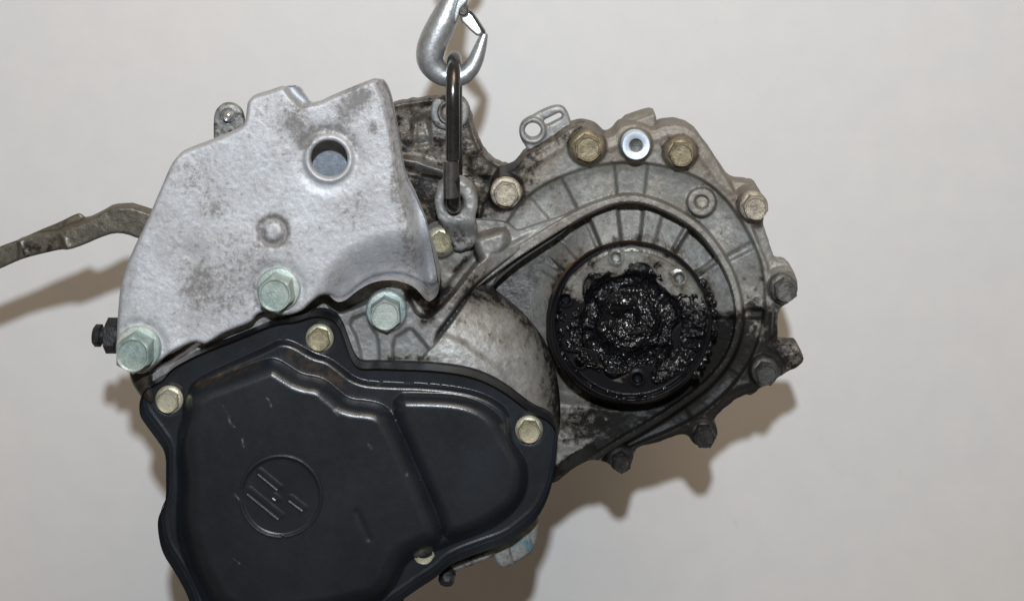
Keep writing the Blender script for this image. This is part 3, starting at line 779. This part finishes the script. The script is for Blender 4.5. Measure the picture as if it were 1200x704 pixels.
# ---- bolts
def bolt_meshes(tag, mat, wr, hr, hh, washer_h=5, mark=True):
    v, f = lathe_data([(-hr, 0), (-hr, hh-2.2), (-hr*0.97, hh-1.2), (hr*0.84, hh), (hr*0.80, hh), (hr*0.72, hh-1.3), (hr*0.4, hh-1.5)], 36)
    a = mesh_from('bolt', v, f, mat, 30)
    v, f = lathe_data([(wr, -6), (wr, washer_h-2), (wr-1.6, washer_h), (hr*0.9, washer_h+0.8)], 36)
    b = mesh_from('washer', v, f, mat, 35)
    return a, b
_cache = {}
def bolt(px, py, z, wr, hr, hh, mat, rot=0, tiltx=0, tiltz=0, label=None):
    key = (wr, hr, hh, mat.name)
    if key not in _cache: _cache[key] = bolt_meshes('b', mat, wr, hr, hh)
    a, b = _cache[key]
    o = place('bolt', a, P(px, py, z), GB, (R(tiltx), R(rot), R(tiltz)), label=label)
    wsh = bpy.data.objects.new('washer', b); col.objects.link(wsh); wsh.parent = o
    return o
MT = dict(dgrey=metal('oily_bolt_steel', (0.055, 0.053, 0.05), 0.3, 0.5, 0.35, 700, 0.5), gold=M_GOLD, tan=M_TAN, yel=M_YEL, grey=M_GREY, blk=M_BLK)
for i, (bx, by, wr, hr, mt, br, bz) in enumerate(BOLTS):
    bolt(bx, by, bz, wr, hr, 17, MT[mt], rot=[12, 20, 0, 8, 25, 10, 0, 30][i], tiltx=-4)
bolt(453, 363, 66, 23, 18.5, 23, M_TEAL, 25, tiltx=-3)
bolt(327, 338, 139, 24, 20, 26, M_TEAL, 20, tiltx=-3, tiltz=-3)
bolt(163, 407, 139, 24.5, 20.5, 27, M_TEAL, 28, tiltx=-3, tiltz=-3)
bolt(517, 282, 30, 15.5, 13, 10, M_YEL, 20)
for (bx, by, rt) in ((199, 467, 25), (375, 395, 18), (620, 502, 5), (497, 643, 12)):
    bolt(bx, by, 95 if bx != 497 else 86, 15.5, 13, 13, M_YEL, rt, tiltx=-3, tiltz=-2 if bx < 400 else 0)
# bright threaded plug
vs, fs = lathe_data([(16.5, -4), (16.5, 10), (15.5, 11.5), (10, 11.5), (8.0, 10.5), (7.4, 4), (7.2, -6), (0.5, -7)], 40)
place('plug', mesh_from('plug', vs, fs, M_PLUG), P(744.5, 169, 20), GB, (R(-4), 0, 0), label='bright blue white ring plug with a dark bore')
vs, fs = lathe_data([(7, -10), (7, -2), (2, -3), (0.5, -3)], 20)
place('bore_bottom', mesh_from('bore_bottom', vs, fs, M_GREY), P(744.5, 170, 24), GB)
# sunk stud in ring boss
vs, fs = lathe_data([(8, -10), (8, 0), (6, 2), (0.5, 2)], 24)
place('sunk_stud', mesh_from('sunk_stud', vs, fs, M_TAN), P(823, 236, -12), GB)
# small round bolt under the tab
vs, fs = lathe_data([(8, -14), (8, 2), (6, 4), (0.5, 4)], 20)
place('small_stud', mesh_from('small_stud', vs, fs, M_GREY), P(878, 454, -22), GB)

# ---- selector lever on the left
LINE = [(-20,290),(23,282),(70,273),(102,261),(132,245),(153,244),(175,251),(200,262)]
def h_lev(x, y, sd):
    s = s_line(x, y, LINE)
    z = 10 - 14*rise(s-1, 9) + 2.5*riseq(sd, 4)
    z -= 5*rise(-(80-x)-0, 8)*0
    z -= 6*rise(x-24, 4)*1.0 + 5*rise(x-78, 10)
    z -= 4*gauss(d_line(x, y, [(120,262),(150,255),(180,268)]), 6)*0
    z += 1.5*gauss(d_line(x, y, [(24,284),(32,301)]), 2.2) + 2*gauss(d_line(x, y, [(70,273),(80,291)]), 3)
    return z+32+0.3*fbm(x, y, 5, 3)+0.8*fbm(x, y, 25, 2)
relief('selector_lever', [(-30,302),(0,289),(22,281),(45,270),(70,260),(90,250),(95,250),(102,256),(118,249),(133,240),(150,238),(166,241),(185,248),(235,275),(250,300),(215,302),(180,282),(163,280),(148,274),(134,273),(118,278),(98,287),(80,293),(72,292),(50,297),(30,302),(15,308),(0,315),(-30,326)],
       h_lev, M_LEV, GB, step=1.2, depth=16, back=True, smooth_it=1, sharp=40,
       dirt_shade=lambda x, y, z: (0.16+0.15*fbm(x, y, 10, 4)+0.38*rise(x-92, 30)*rise(-(x-24), 5)*rise(-s_line(x, y, LINE), 3), 0.55*rise(s_line(x, y, LINE)-2, 6)+0.2, 0*x), label='bent bare steel lever sticking out to the left')  # shading of the lower facet is painted darker into the mask

# ---- black bolt on the left edge, axis pointing sideways
vs, fs = lathe_data([(17, -14), (17, 0), (-19, 0.5), (-19, 12), (15, 13), (9, 13.5), (9, 18), (12, 18.5), (-12, 25), (9, 27), (0.5, 27)], 36)
place('side_bolt', mesh_from('side_bolt', vs, fs, M_BLK), P(138, 393, 88), GB, (R(0), R(15), R(-90)), label='black bolt sticking out sideways on the left')
# brown strap
relief('strap', [(152,428),(178,432),(178,452),(182,468),(176,476),(163,462),(152,444)], lambda x, y, sd: 96+8*riseq(sd, 10), M_BLACKP, GB, step=1.5, depth=30)

# ---- lower edge details
relief('lower_lug', [(571,636),(584,625),(610,606),(630,600),(632,612),(626,645),(612,655),(592,665),(584,664)], 
       lambda x, y, sd: 60+3*riseq(sd, 4)-7*rise(s_line(x, y, [(592,628),(600,664)]), 4)-3*gauss(s_line(x, y, [(618,625),(622,650)]), 3), M_ALU, GB, step=1.3, depth=40, smooth_it=1,
       dirt_shade=lambda x, y, z: (0.25+0.3*fbm(x, y, 9, 3), 0.1+0*x, 0.12+0.55*gauss(d_line(x, y, [(598,634),(612,634),(622,640)])+3*fbm(x, y, 5, 2), 5)*(x > 592)), label='pale alloy lug marked with blue')
relief('lower_rail', [(515,668),(530,660),(560,650),(576,642),(582,650),(560,660),(530,670),(520,672)], lambda x, y, sd: 70+3*riseq(sd, 3), M_ALUG, GB, step=1.3, depth=40, smooth_it=1,
       dirt_shade=lambda x, y, z: (0.5+0.4*fbm(x, y, 8, 3), 0*x, 0*x))
vs, fs = lathe_data([(10, -10), (10, 0), (-9, 0.5), (-9, 9), (7, 11), (0.5, 11)], 24)
place('small_bolt', mesh_from('small_bolt', vs, fs, M_BLK), P(524, 672, 70), GB, (R(40), R(10), 0))
place('small_bolt', bpy.data.meshes['small_bolt'], P(463, 702, 78), GB, (R(40), R(20), 0))

# ------------------------------------------------------------------ hook
HZ = 60.0
HK = thing('lifting_hook', 'bright zinc plated steel hook with a sprung latch above the gearbox', 'hook', tuple(P(535, 60, HZ)))
hp = [(536,-62,12),(534,-40,12.5),(531,-18,13),(530,-2,13.5),(525,12,15),(519,26,16.8),(511,42,17.2),(505,57,16.8),(504,70,15.8),(509,80,14.2),(518,87.5,12.8),(530,90.5,11.8),(542,88.5,11.2),(551,81,10.4),(557,71,9.4),(561,61,8.2),(564,52,6.8),(566.5,44,5.2),(568,39.5,4.0)]
hs = (DC-HZ)/DC
vs, fs = sweep([P(a, b, HZ) for a, b, r in hp], [r*K*hs for a, b, r in hp], seg=28, sub=6, flat=0.92)
link_mesh('hook_body', vs, fs, M_HOOK, HK, sharp=60)
# cheeks that carry the latch pin
relief('latch_cheek', [(533,30),(530,20),(533,6),(537,-6),(548,-8),(549,2),(546,6),(540,12),(537,24)],
       lambda x, y, sd: HZ+11+3*riseq(sd, 3), M_HOOK, HK, step=1.0, depth=20, back=True)
vs, fs = lathe_data([(5.5, -22), (5.5, 0), (4, 2), (0.5, 2.2)], 20)
place('latch_pin', mesh_from('latch_pin', vs, fs, M_GREY), P(543, 13, HZ+13), HK)
# spring coil round the pin
sp_p = [P(543+5.6*math.cos(t), 14+5.6*math.sin(t), HZ+12-t*0.9) for t in np.linspace(0, 2*math.pi*3, 40)]
vs, fs = sweep(sp_p, [1.1*K]*40, seg=6, sub=1)
link_mesh('latch_spring', vs, fs, M_CHR, HK)
relief('latch', [(537,22),(546,12),(553,16),(557,22),(567,38),(561,44),(552,37)],
       lambda x, y, sd: HZ+6+1.5*riseq(sd, 2)+ (y-22)*0.12, M_CHR, HK, step=1.0, depth=6, back=True, smooth_it=1)
relief('latch_side', [(548,11),(553,14),(560,24),(569,38),(566.5,39.5),(556,23)],
       lambda x, y, sd: HZ+9+0*x, M_LINK, HK, step=0.8, depth=12, back=True, smooth_it=0)
# swivel eye of the hook above the frame
vs, fs = sweep([P(536+22*math.sin(t), -84+22*math.cos(t), HZ) for t in np.linspace(0, 2*math.pi, 25)], [8*K]*25, seg=14, sub=2, cap=False)
link_mesh('hook_eye', vs, fs, M_HOOK, HK)
# ------------------------------------------------------------------ link
LK = thing('chain_link', 'dark oval steel link hanging in the hook and through the gearbox lug', 'chain link', tuple(P(532, 240, HZ)))
top = P(533, 68.5, HZ); bot = P(531.5, 240, HZ)
x0 = (top.x+bot.x)/2; rr = 8.2*K*hs; hd = 40*K
def arc(cz, sgn, yc, a0, a1, n=10):
    return [Vector((x0, yc+hd*math.cos(a), cz+sgn*hd*math.sin(a))) for a in np.linspace(a0, a1, n)]
yc = -HZ*K; tz = top.z-hd; bz_ = bot.z+hd
gap = P(532, 178, HZ).z
pa = [Vector((x0, yc-hd, gap+0.0008))]+[Vector((x0, yc-hd, tz-0.008))]+arc(tz, 1, yc, math.pi, 0, 12)+[Vector((x0, yc+hd, (tz+bz_)/2))]+arc(bz_, -1, yc, 0, math.pi, 12)+[Vector((x0-0.0008, yc-hd, gap-0.012)), Vector((x0-0.0010, yc-hd, gap-0.0004))]
pa[-3:-1] = [pa[-3], pa[-2]]
vs, fs = sweep(pa, [rr]*(len(pa)-2)+[rr*0.97, rr*0.95], seg=20, sub=5)
link_mesh('link_bar', vs, fs, M_LINK, LK, sharp=50)
vs, fs = sweep([Vector((x0-0.0009, yc-hd, gap-0.0002)), Vector((x0-0.001, yc-hd, gap-0.010)), Vector((x0-0.0009, yc-hd, gap-0.020))], [rr*1.10, rr*1.10, rr*1.06], seg=20, sub=5)
link_mesh('link_sleeve', vs, fs, M_SLEEVE, LK, sharp=50, label='brighter worn sleeve on the front bar')
